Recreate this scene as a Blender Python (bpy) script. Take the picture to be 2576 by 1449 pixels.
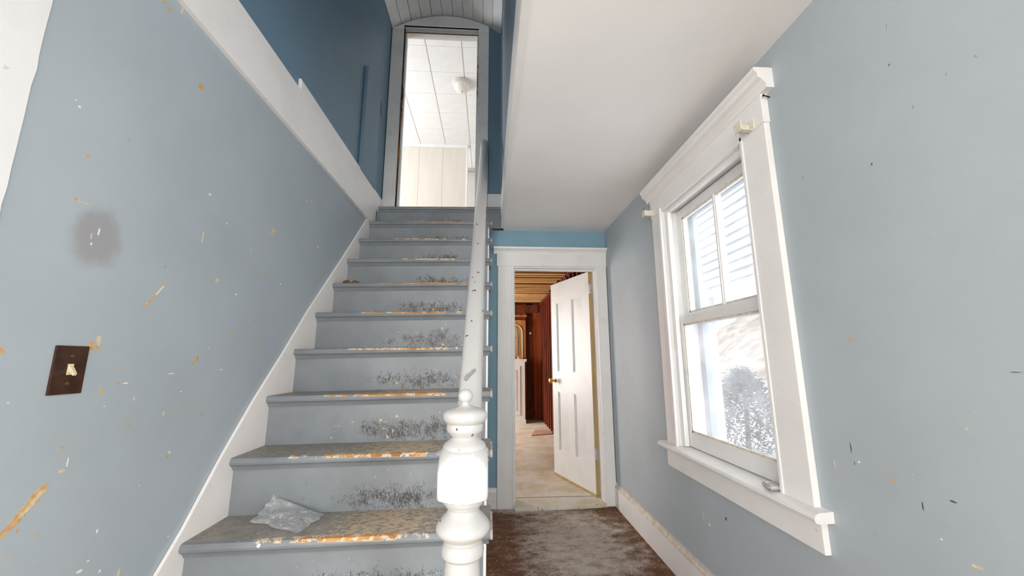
import bpy, bmesh, math, random
from mathutils import Vector, Matrix, noise

random.seed(7)
S = bpy.context.scene
COL = S.collection
for o in list(bpy.data.objects): bpy.data.objects.remove(o)

# ------------------------------------------------------------------ camera
EYE = Vector((0, 0, 1.0954)); PIT, YAW, ROLL, FPX = 0.1829, 0.0594, -0.0025, 983.87
fw = Vector((math.sin(YAW)*math.cos(PIT), math.cos(YAW)*math.cos(PIT), math.sin(PIT)))
rt = Vector((math.cos(YAW), -math.sin(YAW), 0)); up = rt.cross(fw)
rt2 = rt*math.cos(ROLL) + up*math.sin(ROLL); up2 = up*math.cos(ROLL) - rt*math.sin(ROLL)
cd = bpy.data.cameras.new('camera'); cam = bpy.data.objects.new('camera', cd); COL.objects.link(cam)
cd.sensor_width = 36; cd.lens = FPX/2576*36; cd.clip_start = .01; cd.clip_end = 200
cam.matrix_world = Matrix(((rt2.x, up2.x, -fw.x, EYE.x), (rt2.y, up2.y, -fw.y, EYE.y), (rt2.z, up2.z, -fw.z, EYE.z), (0, 0, 0, 1)))
S.camera = cam

# ------------------------------------------------------------------ world, lamps, exposure
W = bpy.data.worlds.new('overcast_sky'); S.world = W; W.use_nodes = True
bg = W.node_tree.nodes['Background']; bg.inputs[0].default_value = (.93, .97, 1, 1); bg.inputs[1].default_value = 3.6
S.view_settings.view_transform = 'Standard'; S.view_settings.look = 'None'
S.view_settings.exposure = 0.08; S.view_settings.gamma = 1; S.view_settings.use_curve_mapping = False

def area(name, loc, target, sx, sy, power, color=(1, 1, 1)):
    d = bpy.data.lights.new(name, 'AREA'); d.shape = 'RECTANGLE'; d.size = sx; d.size_y = sy; d.energy = power; d.color = color
    o = bpy.data.objects.new(name, d); COL.objects.link(o); o.location = loc
    o.rotation_euler = (Vector(target)-Vector(loc)).to_track_quat('-Z', 'Y').to_euler()
    return o
# fill lamps at added openings of the unseen room behind the camera
area('daylight_back_window', (-.75, -4.55, 1.35), (-.75, 0, 1.35), 1.3, 1.5, 62, (1, .965, .92))
area('daylight_back_window', (-2.1, -4.55, 1.35), (-2.1, 0, 1.35), 1.1, 1.5, 52, (1, .965, .92))
area('daylight_side_window', (-3.05, -1.9, 1.35), (0, -1.9, 1.3), 1.5, 1.5, 16, (1, .965, .92))
area('daylight_near_window', (1.10, -1.05, 1.30), (-.9, -1.0, 1.25), 1.0, 1.25, 52, (1, .965, .92))
# added fill lamp, unseen behind the viewer, to brighten the upper door casing
area('daylight_upper_hall', (-.42, -1.58, 2.88), (-.42, 3.2, 2.95), .7, .7, 9, (1, .97, .93))
# daylight in the gutted room and in the upstairs room, from windows out of view
area('daylight_far_room', (-2.15, 6.25, 1.25), (1, 6.6, 1.2), 1.7, 1.5, 105, (1, .95, .88))
area('daylight_upper_room', (-2.55, 4.9, 3.6), (0, 5.0, 3.7), 1.8, 1.5, 37, (1, .98, .96))

# ------------------------------------------------------------------ helpers
def srgb(r, g, b):
    f = lambda c: (c/255/12.92 if c/255 <= .04045 else ((c/255+.055)/1.055)**2.4)
    return (f(r), f(g), f(b), 1)

class MB:
    def __init__(s): s.v = []; s.f = []
    def add(s, vs, fs):
        n = len(s.v); s.v += [tuple(v) for v in vs]; s.f += [tuple(i+n for i in f) for f in fs]; return s
    def box(s, x0, x1, y0, y1, z0, z1):
        vs = [(x, y, z) for x in (x0, x1) for y in (y0, y1) for z in (z0, z1)]
        return s.add(vs, [(0, 1, 3, 2), (4, 6, 7, 5), (0, 4, 5, 1), (2, 3, 7, 6), (0, 2, 6, 4), (1, 5, 7, 3)])
    def prism(s, poly, ax, a, b):
        n = len(poly)
        mk = {'x': lambda p, t: (t, p[0], p[1]), 'y': lambda p, t: (p[0], t, p[1]), 'z': lambda p, t: (p[0], p[1], t)}[ax]
        vs = [mk(p, a) for p in poly]+[mk(p, b) for p in poly]
        fs = [tuple(range(n))[::-1], tuple(range(n, 2*n))]+[(i, (i+1) % n, (i+1) % n+n, i+n) for i in range(n)]
        return s.add(vs, fs)
    def lathe(s, prof, c, seg=40, axis='z', clip=None):
        vs = []; fs = []; m = len(prof)
        for r, z in prof:
            for k in range(seg):
                a = 2*math.pi*(k+.5)/seg; rr = r
                if clip: rr = min(r, clip/max(abs(math.cos(a)), abs(math.sin(a))))
                p = (rr*math.cos(a), rr*math.sin(a), z)
                if axis == 'x': p = (p[2], p[0], p[1])
                if axis == 'y': p = (p[0], p[2], p[1])
                vs.append((c[0]+p[0], c[1]+p[1], c[2]+p[2]))
        for i in range(m-1):
            for k in range(seg):
                k2 = (k+1) % seg; fs.append((i*seg+k, i*seg+k2, (i+1)*seg+k2, (i+1)*seg+k))
        fs.append(tuple(range(seg))[::-1]); fs.append(tuple(range((m-1)*seg, m*seg)))
        return s.add(vs, fs)
    def tube(s, pts, r, seg=10):
        vs = []; fs = []; pts = [Vector(p) for p in pts]
        rs = r if isinstance(r, (list, tuple)) else [r]*len(pts)
        for i, p in enumerate(pts):
            t = (pts[min(i+1, len(pts)-1)]-pts[max(i-1, 0)]).normalized()
            u = t.cross(Vector((0, 0, 1)) if abs(t.z) < .95 else Vector((1, 0, 0))).normalized(); w = u.cross(t)
            for k in range(seg):
                a = 2*math.pi*k/seg; vs.append(p+u*math.cos(a)*rs[i]+w*math.sin(a)*rs[i])
        for i in range(len(pts)-1):
            for k in range(seg):
                k2 = (k+1) % seg; fs.append((i*seg+k, i*seg+k2, (i+1)*seg+k2, (i+1)*seg+k))
        fs.append(tuple(range(seg))[::-1]); fs.append(tuple(range((len(pts)-1)*seg, len(pts)*seg)))
        return s.add(vs, fs)
    def xf(s, fn): s.v = [tuple(fn(*v)) for v in s.v]; return s

def wloc(o):
    l = Vector(o.location)
    while o.parent: o = o.parent; l += Vector(o.location)
    return l
def tag(o, label=None, cat=None, group=None, kind=None):
    if label: o['label'] = label
    if cat: o['category'] = cat
    if group: o['group'] = group
    if kind: o['kind'] = kind
    return o
def build(mb, name, mat, parent=None, at=None, bevel=0, seg=2, smooth=False, sub=0, **kw):
    """link mb (world coordinates) as one mesh object whose origin is at `at`"""
    if at is None:
        at = [sum(v[i] for v in mb.v)/len(mb.v) for i in range(3)]
    at = Vector(at)
    me = bpy.data.meshes.new(name)
    me.from_pydata([Vector(v)-at for v in mb.v], [], mb.f)
    bm = bmesh.new(); bm.from_mesh(me); bmesh.ops.recalc_face_normals(bm, faces=bm.faces[:])
    if bevel:
        es = [e for e in bm.edges if len(e.link_faces) == 2 and e.calc_face_angle(0) > .5]
        bmesh.ops.bevel(bm, geom=es, offset=bevel, segments=seg, profile=.6, affect='EDGES', clamp_overlap=True)
    bm.to_mesh(me); bm.free()
    o = bpy.data.objects.new(name, me); COL.objects.link(o)
    if mat: me.materials.append(mat)
    if parent: o.parent = parent; o.location = at-wloc(parent)
    else: o.location = at
    if smooth:
        for p in me.polygons: p.use_smooth = True
        try: me.set_sharp_from_angle(angle=smooth if smooth is not True else .7)
        except Exception: pass
    return tag(o, **kw)
def empty(name, loc, **kw):
    o = bpy.data.objects.new(name, None); COL.objects.link(o); o.location = loc; o.empty_display_size = .1
    return tag(o, **kw)
def blob(cx, cy, w, h, n=9, rough=.35, rnd=random):
    """ragged outline in the plane"""
    ph = rnd.random()*9; out = []
    for k in range(n):
        a = 2*math.pi*k/n; q = 1+rough*(rnd.random()*2-1)
        out.append((cx+w*q*math.cos(a), cy+h*q*math.sin(a)))
    return out

# ------------------------------------------------------------------ materials
class NT:
    def __init__(s, name):
        s.m = bpy.data.materials.new(name); s.m.use_nodes = True; s.t = s.m.node_tree; s.b = s.t.nodes['Principled BSDF']
        s.out = s.t.nodes['Material Output']; s.tc = s.n('ShaderNodeTexCoord'); s.geo = s.n('ShaderNodeNewGeometry')
    def n(s, ty, **kw):
        k = s.t.nodes.new(ty)
        for a, v in kw.items(): setattr(k, a, v)
        return k
    def put(s, sock, v):
        if hasattr(v, 'links') or isinstance(v, bpy.types.NodeSocket): s.t.links.new(v, sock)
        else: sock.default_value = v
    def math(s, op, a, b=0., c=0., clamp=False):
        k = s.n('ShaderNodeMath', operation=op, use_clamp=clamp)
        s.put(k.inputs[0], a); s.put(k.inputs[1], b); s.put(k.inputs[2], c); return k.outputs[0]
    def mix(s, f, a, b):
        k = s.n('ShaderNodeMix', data_type='RGBA'); s.put(k.inputs[0], f); s.put(k.inputs[6], a); s.put(k.inputs[7], b); return k.outputs[2]
    def ramp(s, v, lo, hi, a=0., b=1.):
        k = s.n('ShaderNodeMapRange', interpolation_type='SMOOTHSTEP')
        s.put(k.inputs[0], v); k.inputs[1].default_value = lo; k.inputs[2].default_value = hi; k.inputs[3].default_value = a; k.inputs[4].default_value = b
        return k.outputs[0]
    def noise(s, scale, vec=None, detail=4., rough=.55, stretch=None):
        k = s.n('ShaderNodeTexNoise'); k.inputs['Scale'].default_value = scale; k.inputs['Detail'].default_value = detail; k.inputs['Roughness'].default_value = rough
        v = vec if vec is not None else s.tc.outputs['Object']
        if stretch:
            mp = s.n('ShaderNodeMapping'); mp.inputs['Scale'].default_value = stretch; s.t.links.new(v, mp.inputs[0]); v = mp.outputs[0]
        s.t.links.new(v, k.inputs['Vector']); return k.outputs['Fac']
    def pos(s): return s.geo.outputs['Position']
    def seeded(s):
        """object coordinates shifted per object, so that copies differ"""
        oi = s.n('ShaderNodeObjectInfo'); k = s.n('ShaderNodeVectorMath', operation='SCALE'); k.inputs[0].default_value = (17, 31, 11)
        s.t.links.new(oi.outputs['Random'], k.inputs['Scale'])
        a = s.n('ShaderNodeVectorMath', operation='ADD'); s.t.links.new(s.tc.outputs['Object'], a.inputs[0]); s.t.links.new(k.outputs[0], a.inputs[1])
        return a.outputs[0]
    def xyz(s, v):
        k = s.n('ShaderNodeSeparateXYZ'); s.t.links.new(v, k.inputs[0]); return k.outputs
    def dist(s, c, sc=(1, 1, 1), vec=None):
        a = s.n('ShaderNodeVectorMath', operation='SUBTRACT'); s.t.links.new(vec if vec is not None else s.pos(), a.inputs[0]); a.inputs[1].default_value = c
        b = s.n('ShaderNodeVectorMath', operation='MULTIPLY'); s.t.links.new(a.outputs[0], b.inputs[0]); b.inputs[1].default_value = sc
        l = s.n('ShaderNodeVectorMath', operation='LENGTH'); s.t.links.new(b.outputs[0], l.inputs[0]); return l.outputs['Value']
    def bump(s, h, strength=.2, dist=.002):
        k = s.n('ShaderNodeBump'); k.inputs['Strength'].default_value = strength; k.inputs['Distance'].default_value = dist
        s.t.links.new(h, k.inputs['Height']); s.t.links.new(k.outputs[0], s.b.inputs['Normal'])
    def done(s, color=None, rough=.5, metal=0., spec=.5):
        if color is not None: s.put(s.b.inputs['Base Color'], color)
        s.put(s.b.inputs['Roughness'], rough); s.b.inputs['Metallic'].default_value = metal; s.b.inputs['Specular IOR Level'].default_value = spec
        return s.m

def plain(name, c, rough=.5, metal=0., var=.06, scale=6., bump=.0, spec=.4, stretch=None):
    n = NT(name); c = c if len(c) == 4 else srgb(*c)
    d = tuple(x*(1-var*2.2) for x in c[:3])+(1,)
    f = n.noise(scale, stretch=stretch)
    col = n.mix(n.ramp(f, .3, .7), c, d)
    if bump: n.bump(n.noise(scale*12, stretch=stretch), bump)
    return n.done(col, rough, metal, spec)

def wall_paint(name, c, stain=None):
    n = NT(name); c = srgb(*c); d = tuple(x*.93 for x in c[:3])+(1,)
    p = n.pos(); f = n.noise(2.3, p, 5)
    col = n.mix(n.ramp(f, .35, .7), c, d)
    g = n.noise(38, p, 3); col = n.mix(n.ramp(g, .62, .8, 0, .16), col, tuple(x*1.12 for x in c[:3])+(1,))
    sp = n.noise(55, p, 2, .4, (1, 1, .5)); col = n.mix(n.ramp(sp, .785, .80, 0, .4), col, srgb(96, 104, 112))
    if stain:
        ds = n.dist(stain[0], stain[1]); e = n.math('ADD', ds, n.math('MULTIPLY', n.math('SUBTRACT', n.noise(16, p, 5, .65), .5), .9))
        col = n.mix(n.ramp(e, .55, 1.05, .62, 0), col, srgb(150, 143, 143))
    n.bump(n.noise(130, p, 4, .6), .16, .0015)
    return n.done(col, .52, 0, .35)

def white_paint(name, c, chip=None, dirt=.5, rough=.38):
    n = NT(name); c = srgb(*c); p = n.seeded()
    f = n.noise(5, p, 5); col = n.mix(n.ramp(f, .4, .75, 0, dirt), c, tuple(x*.86 for x in c[:3])+(1,))
    sp = n.noise(48, p, 3, .5); col = n.mix(n.ramp(sp, .72, .75, 0, .5*dirt), col, srgb(120, 108, 96))
    if chip:
        k = n.noise(chip[0], p, 3, .55); thr = chip[1]
        col = n.mix(n.ramp(k, thr, thr+.008), col, chip[2])
        k2 = n.noise(chip[0]*1.4, p, 2, .5, (1.3, .8, 1)); col = n.mix(n.ramp(k2, thr+.012, thr+.02), col, chip[3])
    n.bump(n.noise(70, p, 3), .08, .002)
    return n.done(col, rough, 0, .45)

M = {}
BLUE = (176, 186, 193); BLUE_SHADED = (134, 170, 188)
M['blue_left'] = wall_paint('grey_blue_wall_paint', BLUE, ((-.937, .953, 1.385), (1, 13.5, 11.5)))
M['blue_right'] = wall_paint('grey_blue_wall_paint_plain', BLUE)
M['teal'] = wall_paint('teal_blue_wall_paint', BLUE_SHADED)  # same blue wall paint, with its shaded tone put into the colour
M['teal_upper'] = wall_paint('stairwell_blue_paint', (112, 140, 160))  # darker copy of the wall paint, stairwell shade put into the colour
M['ceil'] = plain('white_ceiling_plaster', (247, 246, 246), .7, 0, .015, 3, .12, .2)
M['white'] = white_paint('white_trim_paint', (238, 237, 236))
M['white_worn'] = white_paint('worn_white_trim_paint', (234, 233, 232), None, .8)
M['white_post'] = white_paint('glossy_white_post_paint', (190, 189, 188), (24, .715, srgb(150, 152, 156), srgb(58, 30, 24)), .35, .22)
M['hall_white'] = white_paint('grey_white_casing_paint', (236, 235, 234), None, .9)
M['skirt'] = white_paint('white_skirt_paint', (250, 246, 243), None, .5)
M['cream_trim'] = plain('dirty_top_edge', (222, 212, 200), .6, 0, .12, 20)
M['tan'] = plain('bare_tan_plaster', (206, 160, 104), .85, 0, .1, 60)
M['orange_chip'] = plain('orange_underlayer', (220, 178, 122), .8, 0, .12, 90)
M['cream_chip'] = plain('cream_underlayer', (226, 208, 178), .8, 0, .1, 90)
M['white_chip'] = plain('white_plaster_fleck', (238, 236, 230), .8, 0, .03, 90)
M['dark_chip'] = plain('dark_scratch', (92, 98, 104), .7, 0, .1, 90)
M['bare_wood'] = plain('bare_worn_wood', (176, 122, 72), .8, 0, .25, 30, 0, .2, (1, 1, .15))
M['dark_wood'] = plain('dark_splintered_wood', (92, 62, 44), .8, 0, .3, 40)
M['yellow_wood'] = plain('unpainted_door_edge', (196, 168, 118), .7, 0, .12, 25, 0, .2, (1, 1, .1))
M['rail_chip'] = plain('grey_primer', (150, 152, 156), .6, 0, .08, 60)
M['brass'] = plain('brass', (205, 160, 70), .18, 1., .05, 20)
M['steel'] = plain('steel', (212, 211, 209), .36, .75, .05, 30)
M['nail'] = plain('dark_iron', (50, 48, 46), .5, .8, .05, 30)
M['pink_metal'] = plain('pinkish_metal', (222, 190, 194), .36, .6, .05, 30)
M['switch_plate'] = plain('brown_switch_plate', (70, 42, 26), .32, 0, .22, 40)
M['switch_cream'] = plain('cream_toggle', (228, 212, 178), .4, 0, .04, 20)
M['bracket'] = plain('cream_bracket', (226, 222, 205), .45, 0, .08, 60)
M['screw_rust'] = plain('rusty_screw', (120, 86, 62), .6, .5, .2, 60)

# stair paint -------------------------------------------------------
def riser_mat():
    n = NT('grey_riser_paint'); o = n.xyz(n.tc.outputs['Object']); p = n.seeded(); x, z = o[0], o[2]
    base = n.mix(n.ramp(n.noise(6, p, 5), .35, .7), srgb(136, 142, 147), srgb(127, 133, 138))
    # scuff zone: low on the riser, right of the middle, ragged
    xe = n.math('MULTIPLY', n.math('SUBTRACT', x, .13), 3.0); xe = n.math('MULTIPLY', xe, xe)
    zz = n.math('MULTIPLY', n.math('SUBTRACT', z, .046), 14.); zz = n.math('MULTIPLY', zz, zz)
    env = n.math('POWER', 2.718, n.math('MULTIPLY', n.math('ADD', xe, zz), -1.))
    wide = n.math('MULTIPLY', n.math('POWER', 2.718, n.math('MULTIPLY', n.math('ADD', n.math('MULTIPLY', xe, .35), n.math('MULTIPLY', zz, .35)), -1.)), .55)
    st = n.noise(30, p, 8, .78, (1.2, 1, .9)); st2 = n.noise(150, p, 4, .7, (1.2, 1, .6))
    m = n.math('ADD', n.math('MULTIPLY', st, .55), n.math('MULTIPLY', st2, .45))
    big = n.noise(11, p, 3, .5)
    k = n.math('ADD', m, n.math('MULTIPLY', n.math('SUBTRACT', n.math('MAXIMUM', env, wide), .98), .26))
    k = n.math('ADD', k, .012)
    k = n.math('ADD', k, n.math('MULTIPLY', n.math('SUBTRACT', big, .5), .22))
    col = n.mix(n.ramp(k, .43, .565, 0, .96), base, srgb(46, 41, 38))
    smear = n.math('MULTIPLY', wide, n.ramp(n.noise(9, p, 4), .35, .7)); col = n.mix(n.math('MULTIPLY', smear, .6), col, srgb(104, 102, 100))
    c = n.noise(60, p, 2, .4); col = n.mix(n.math('MULTIPLY', n.ramp(c, .725, .735), n.ramp(n.math('MAXIMUM', env, wide), .2, .5)), col, srgb(214, 184, 142))
    sp = n.noise(70, p, 2, .4); col = n.mix(n.ramp(sp, .785, .795, 0, .8), col, srgb(220, 214, 204))
    n.bump(n.noise(45, p, 4), .1, .002)
    return n.done(col, .42, 0, .45)
def tread_mat():
    n = NT('worn_grey_tread_paint'); o = n.xyz(n.tc.outputs['Object']); p = n.seeded(); x, y, z = o
    base = n.mix(n.ramp(n.noise(7, p, 5), .35, .7), srgb(136, 141, 146), srgb(124, 129, 134))
    top = n.ramp(y, .012, .03)
    dirt = n.mix(n.ramp(n.noise(30, p, 6, .7), .3, .7), srgb(158, 150, 140), srgb(124, 118, 110))
    col = n.mix(n.math('MULTIPLY', top, .85), base, dirt)
    # beige bald patch on the top, right of the middle
    xe = n.math('MULTIPLY', n.math('SUBTRACT', x, .14), 3.6); e = n.math('POWER', 2.718, n.math('MULTIPLY', n.math('MULTIPLY', xe, xe), -1.))
    w = n.math('ADD', n.noise(60, p, 8, .8, (.75, 1.3, 1)), n.math('MULTIPLY', n.math('SUBTRACT', e, 1.), .24))
    col = n.mix(n.math('MULTIPLY', n.ramp(w, .42, .52, 0, .9), top), col, srgb(212, 186, 154))
    w2 = n.noise(120, p, 5, .7); col = n.mix(n.math('MULTIPLY', n.ramp(w2, .55, .66, 0, .45), top), col, srgb(226, 214, 196))
    # bare wood along the nosing
    xa = n.math('MULTIPLY', n.math('SUBTRACT', x, .03), 2.35); xa = n.math('MULTIPLY', xa, xa)
    nb = n.math('SUBTRACT', n.math('ADD', n.noise(24, p, 8, .78, (.7, .8, .8)), .075), n.math('MULTIPLY', xa, .36))
    edge = n.math('MULTIPLY', n.ramp(z, -.013, -.0085), n.ramp(y, .020, .030, 1, 0))
    cream = n.math('MULTIPLY', n.ramp(nb, .485, .50), edge); col = n.mix(cream, col, srgb(226, 206, 176))
    nb2 = n.math('ADD', nb, n.math('MULTIPLY', n.math('SUBTRACT', n.noise(34, p, 6, .7), .5), .42))
    oi = n.n('ShaderNodeObjectInfo'); nb2 = n.math('ADD', nb2, n.math('MULTIPLY', n.math('SUBTRACT', oi.outputs['Random'], .62), .16))
    wood = n.mix(n.ramp(n.noise(55, p, 5, .6, (.2, 1, 1)), .3, .7), srgb(206, 156, 98), srgb(158, 106, 58))
    col = n.mix(n.math('MULTIPLY', n.ramp(nb2, .535, .55), edge), col, wood)
    n.bump(n.noise(80, p, 4), .15, .002)
    return n.done(col, .5, 0, .35)
M['riser'] = riser_mat(); M['tread'] = tread_mat()
M['cove'] = plain('grey_cove_paint', (134, 139, 143), .45, 0, .05, 12)
M['return'] = plain('pale_nosing_return', (196, 188, 184), .5, 0, .12, 40)

# floors ------------------------------------------------------------
def hall_floor_mat():
    n = NT('dusty_brown_hall_floor'); p = n.pos()
    br = n.mix(n.ramp(n.noise(14, p, 5), .3, .7), srgb(118, 66, 38), srgb(86, 52, 36))
    br = n.mix(n.ramp(n.noise(170, p, 4, .7), .42, .62, 0, .6), br, srgb(120, 92, 70))
    d1 = n.dist((.55, 2.62, 0), (2.3, 1.25, 0)); d2 = n.dist((.30, 3.18, 0), (2.4, 6.5, 0)); d = n.math('MINIMUM', d1, d2)
    d = n.math('ADD', d, n.math('MULTIPLY', n.math('SUBTRACT', n.noise(7, p, 6, .65), .5), 1.3))
    zone = n.ramp(d, .35, 1.15, 1, 0)
    fine = n.math('ADD', n.noise(190, p, 3, .8), n.math('MULTIPLY', n.math('SUBTRACT', n.noise(13, p, 6, .7, (.8, 1.3, 1)), .5), .55))
    m = n.ramp(n.math('ADD', fine, n.math('MULTIPLY', n.math('SUBTRACT', zone, .5), .22)), .43, .66, 0, .9)
    col = n.mix(m, br, n.mix(n.noise(60, p), srgb(226, 220, 210), srgb(184, 174, 164)))
    sp = n.noise(75, p, 2, .4); col = n.mix(n.ramp(sp, .70, .715, 0, .85), col, srgb(216, 206, 192))
    n.bump(n.noise(220, p, 4), .35, .002)
    return n.done(col, .75, 0, .25)
M['hall_floor'] = hall_floor_mat()
def far_floor_mat():
    n = NT('plaster_dusted_floor'); p = n.pos()
    col = n.mix(n.ramp(n.noise(3.2, p, 5, .6), .35, .68), srgb(226, 222, 214), srgb(208, 192, 164))
    col = n.mix(n.ramp(n.noise(26, p, 5, .7), .56, .70, 0, .55), col, srgb(188, 172, 150))
    sp = n.noise(30, p, 3, .55, (1, 1.8, 1)); col = n.mix(n.ramp(sp, .66, .70, 0, .8), col, srgb(132, 108, 86))
    n.bump(n.noise(60, p, 5), .3, .003)
    return n.done(col, .8, 0, .2)
M['far_floor'] = far_floor_mat()
def wood_mat(name, a, b, axis_stretch, rough=.7):
    n = NT(name); p = n.seeded()
    f = n.noise(11, p, 6, .65, axis_stretch); col = n.mix(n.ramp(f, .3, .7), srgb(*a), srgb(*b))
    kn = n.noise(9, p, 2, .4); col = n.mix(n.ramp(kn, .68, .74, 0, .7), col, tuple(x*.45 for x in srgb(*b)[:3])+(1,))
    n.bump(n.noise(40, p, 4, .6, axis_stretch), .2, .003)
    return n.done(col, rough, 0, .25)
M['furring'] = wood_mat('pale_furring_wood', (236, 198, 142), (196, 144, 86), (.15, 1, 1))
M['joist'] = wood_mat('dark_joist_wood', (112, 66, 34), (66, 38, 22), (1, .15, 1))
M['red_board'] = wood_mat('red_brown_board', (178, 84, 38), (126, 52, 22), (1, 1, .12))
M['red_dark'] = wood_mat('dark_red_brown_board', (120, 62, 32), (82, 40, 20), (1, 1, .12))
M['stud'] = wood_mat('dark_stud_wood', (128, 54, 32), (74, 32, 20), (1, 1, .12))
M['niche_wood'] = wood_mat('orange_pine', (206, 150, 88), (172, 112, 58), (1, 1, .15))
M['niche_back'] = wood_mat('pale_lath', (202, 172, 124), (170, 134, 88), (1, 1, .15))
M['tile'] = plain('white_ceiling_tile', (240, 238, 237), .8, 0, .02, 8, .1, .2)
M['tbar'] = plain('white_ceiling_joint', (214, 210, 208), .6, 0, .03, 8)
M['panel'] = plain('beige_wall_panel', (219, 213, 203), .6, 0, .03, 4, 0, .3, (3, 1, .3))
M['upper_floor'] = plain('upper_floor_boards', (120, 116, 112), .6, 0, .1, 8)
M['glass_lamp'] = plain('frosted_lamp_glass', (236, 232, 224), .22, 0, .01, 4)
M['lamp_rim'] = plain('white_lamp_rim', (214, 210, 204), .35, 0, .02, 4)
M['siding'] = plain('white_clapboard_paint', (186, 189, 195), .6, 0, .06, 9, .1, .3, (1, .3, 2))
M['snow'] = plain('snow', (226, 229, 234), .9, 0, .02, 2, .3, .1)
M['hill'] = plain('winter_hillside', (150, 136, 124), .95, 0, .25, 1.2)
M['shrub'] = plain('frosted_evergreen', (112, 111, 106), .9, 0, .2, 9)
M['storm'] = plain('grey_storm_frame', (148, 156, 168), .5, 0, .05, 9)  # blue-grey puts the shade on the outer frame into its colour
M['putty'] = plain('yellowed_putty', (232, 225, 210), .7, 0, .12, 40)
M['debris'] = plain('plaster_crumbs', (222, 214, 202), .9, 0, .1, 30)
M['leaf'] = plain('dry_brown_scrap', (150, 100, 58), .8, 0, .25, 60)
M['patch'] = plain('pinkish_plywood_patch', (206, 170, 146), .8, 0, .08, 14)
M['pale_floor'] = plain('pale_floor_boards', (206, 194, 178), .5, 0, .06, 6, 0, .3, (3, .3, 1))  # unseen near-room floor, made pale to bounce light up the stairwell
M['shell'] = plain('white_room_paint', (228, 226, 222), .7, 0, .02, 3)
def glass_mat():
    n = NT('hazy_window_glass'); t = n.t
    tr = n.n('ShaderNodeBsdfTransparent'); gl = n.n('ShaderNodeBsdfGlossy'); gl.inputs['Roughness'].default_value = .03
    df = n.n('ShaderNodeBsdfTranslucent'); df.inputs[0].default_value = (1, 1, 1, 1)  # white haze added so the view outside looks washed out
    a = n.n('ShaderNodeMixShader'); a.inputs[0].default_value = .05; t.links.new(tr.outputs[0], a.inputs[1]); t.links.new(gl.outputs[0], a.inputs[2])
    b = n.n('ShaderNodeMixShader'); t.links.new(n.ramp(n.noise(9, n.pos(), 5), .3, .75, .10, .20), b.inputs[0]); t.links.new(a.outputs[0], b.inputs[1]); t.links.new(df.outputs[0], b.inputs[2])
    t.links.new(b.outputs[0], n.out.inputs[0]); return n.m
M['glass'] = glass_mat()
def bag_mat():
    n = NT('clear_crumpled_plastic'); t = n.t; o = n.tc.outputs['Object']
    cr = n.noise(26, o, 4, .6, (.45, 1.25, 1)); cr = n.math('ABSOLUTE', n.math('SUBTRACT', cr, .5)); rid = n.ramp(cr, 0, .06, 1, 0)
    bp = n.n('ShaderNodeBump'); bp.inputs['Strength'].default_value = .7; bp.inputs['Distance'].default_value = .004; t.links.new(rid, bp.inputs['Height'])
    tr = n.n('ShaderNodeBsdfTransparent'); tr.inputs[0].default_value = (.98, .98, .985, 1)
    gl = n.n('ShaderNodeBsdfGlossy'); gl.inputs['Roughness'].default_value = .22; t.links.new(bp.outputs[0], gl.inputs['Normal'])
    df = n.n('ShaderNodeBsdfTranslucent'); df.inputs[0].default_value = (.9, .91, .93, 1)
    d2 = n.n('ShaderNodeBsdfDiffuse'); d2.inputs[0].default_value = (.84, .85, .87, 1); t.links.new(bp.outputs[0], d2.inputs['Normal'])
    dd = n.n('ShaderNodeMixShader'); dd.inputs[0].default_value = .7; t.links.new(df.outputs[0], dd.inputs[1]); t.links.new(d2.outputs[0], dd.inputs[2])
    a = n.n('ShaderNodeMixShader'); t.links.new(n.math('ADD', n.math('MULTIPLY', rid, .30), .30), a.inputs[0]); t.links.new(tr.outputs[0], a.inputs[1]); t.links.new(dd.outputs[0], a.inputs[2])
    b = n.n('ShaderNodeMixShader'); b.inputs[0].default_value = .12; t.links.new(a.outputs[0], b.inputs[1]); t.links.new(gl.outputs[0], b.inputs[2])
    t.links.new(b.outputs[0], n.out.inputs[0]); return n.m
M['bag'] = bag_mat()

# ------------------------------------------------------------------ key dimensions
XL, XW, YF, ZC = -.937, .992, 3.197, 2.187      # left wall, right wall, far wall, hall ceiling
XS, XR = .098, .012                             # stairwell right face; tread ends
Y1, RUN, Z1, RISE = 1.355, .1947, .558, .2      # first tread in view
YU, ZU = 3.28, 2.358                            # upper door wall, upper floor
ZT = 4.75                                       # upper room ceiling
st = 'structure'

# ------------------------------------------------------------------ shell: hall and the room behind the camera
build(MB().box(-1.0, 1.15, .3, 3.21, -.12, 0), 'floor', M['hall_floor'], kind=st)
build(MB().box(-3.1, 1.15, -4.7, .3, -.12, 0).box(-3.1, -1.0, .3, .72, -.12, 0), 'floor_near_room', M['pale_floor'], kind=st)
wl = build(MB().box(XL-.12, XL, .66, 3.28, 0, 2.16), 'wall_left', M['blue_left'], kind=st)
# right wall with the window opening y 1.33..2.06, z .66..1.93
wr = MB()
wr.box(XW, XW+.16, -4.6, -1.6, 0, 2.3); wr.box(XW, XW+.16, -.5, 1.33, 0, 2.3); wr.box(XW, XW+.16, -1.6, -.5, 0, .62); wr.box(XW, XW+.16, -1.6, -.5, 1.98, 2.3); wr.box(XW, XW+.16, 2.06, 3.33, 0, 2.3); wr.box(XW, XW+.16, 1.33, 2.06, 0, .655); wr.box(XW, XW+.16, 1.33, 2.06, 1.93, 2.3)  # the opening behind the camera is added for the near fill lamp
wr = build(wr, 'wall_right', M['blue_right'], kind=st)
wf = MB(); wf.box(-.03, .19, YF, YF+.07, 0, ZC); wf.box(.90, XW, YF, YF+.07, 0, ZC); wf.box(.19, .90, YF, YF+.07, 1.872, ZC)
wf = build(wf, 'wall_far', M['teal'], kind=st)
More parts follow.
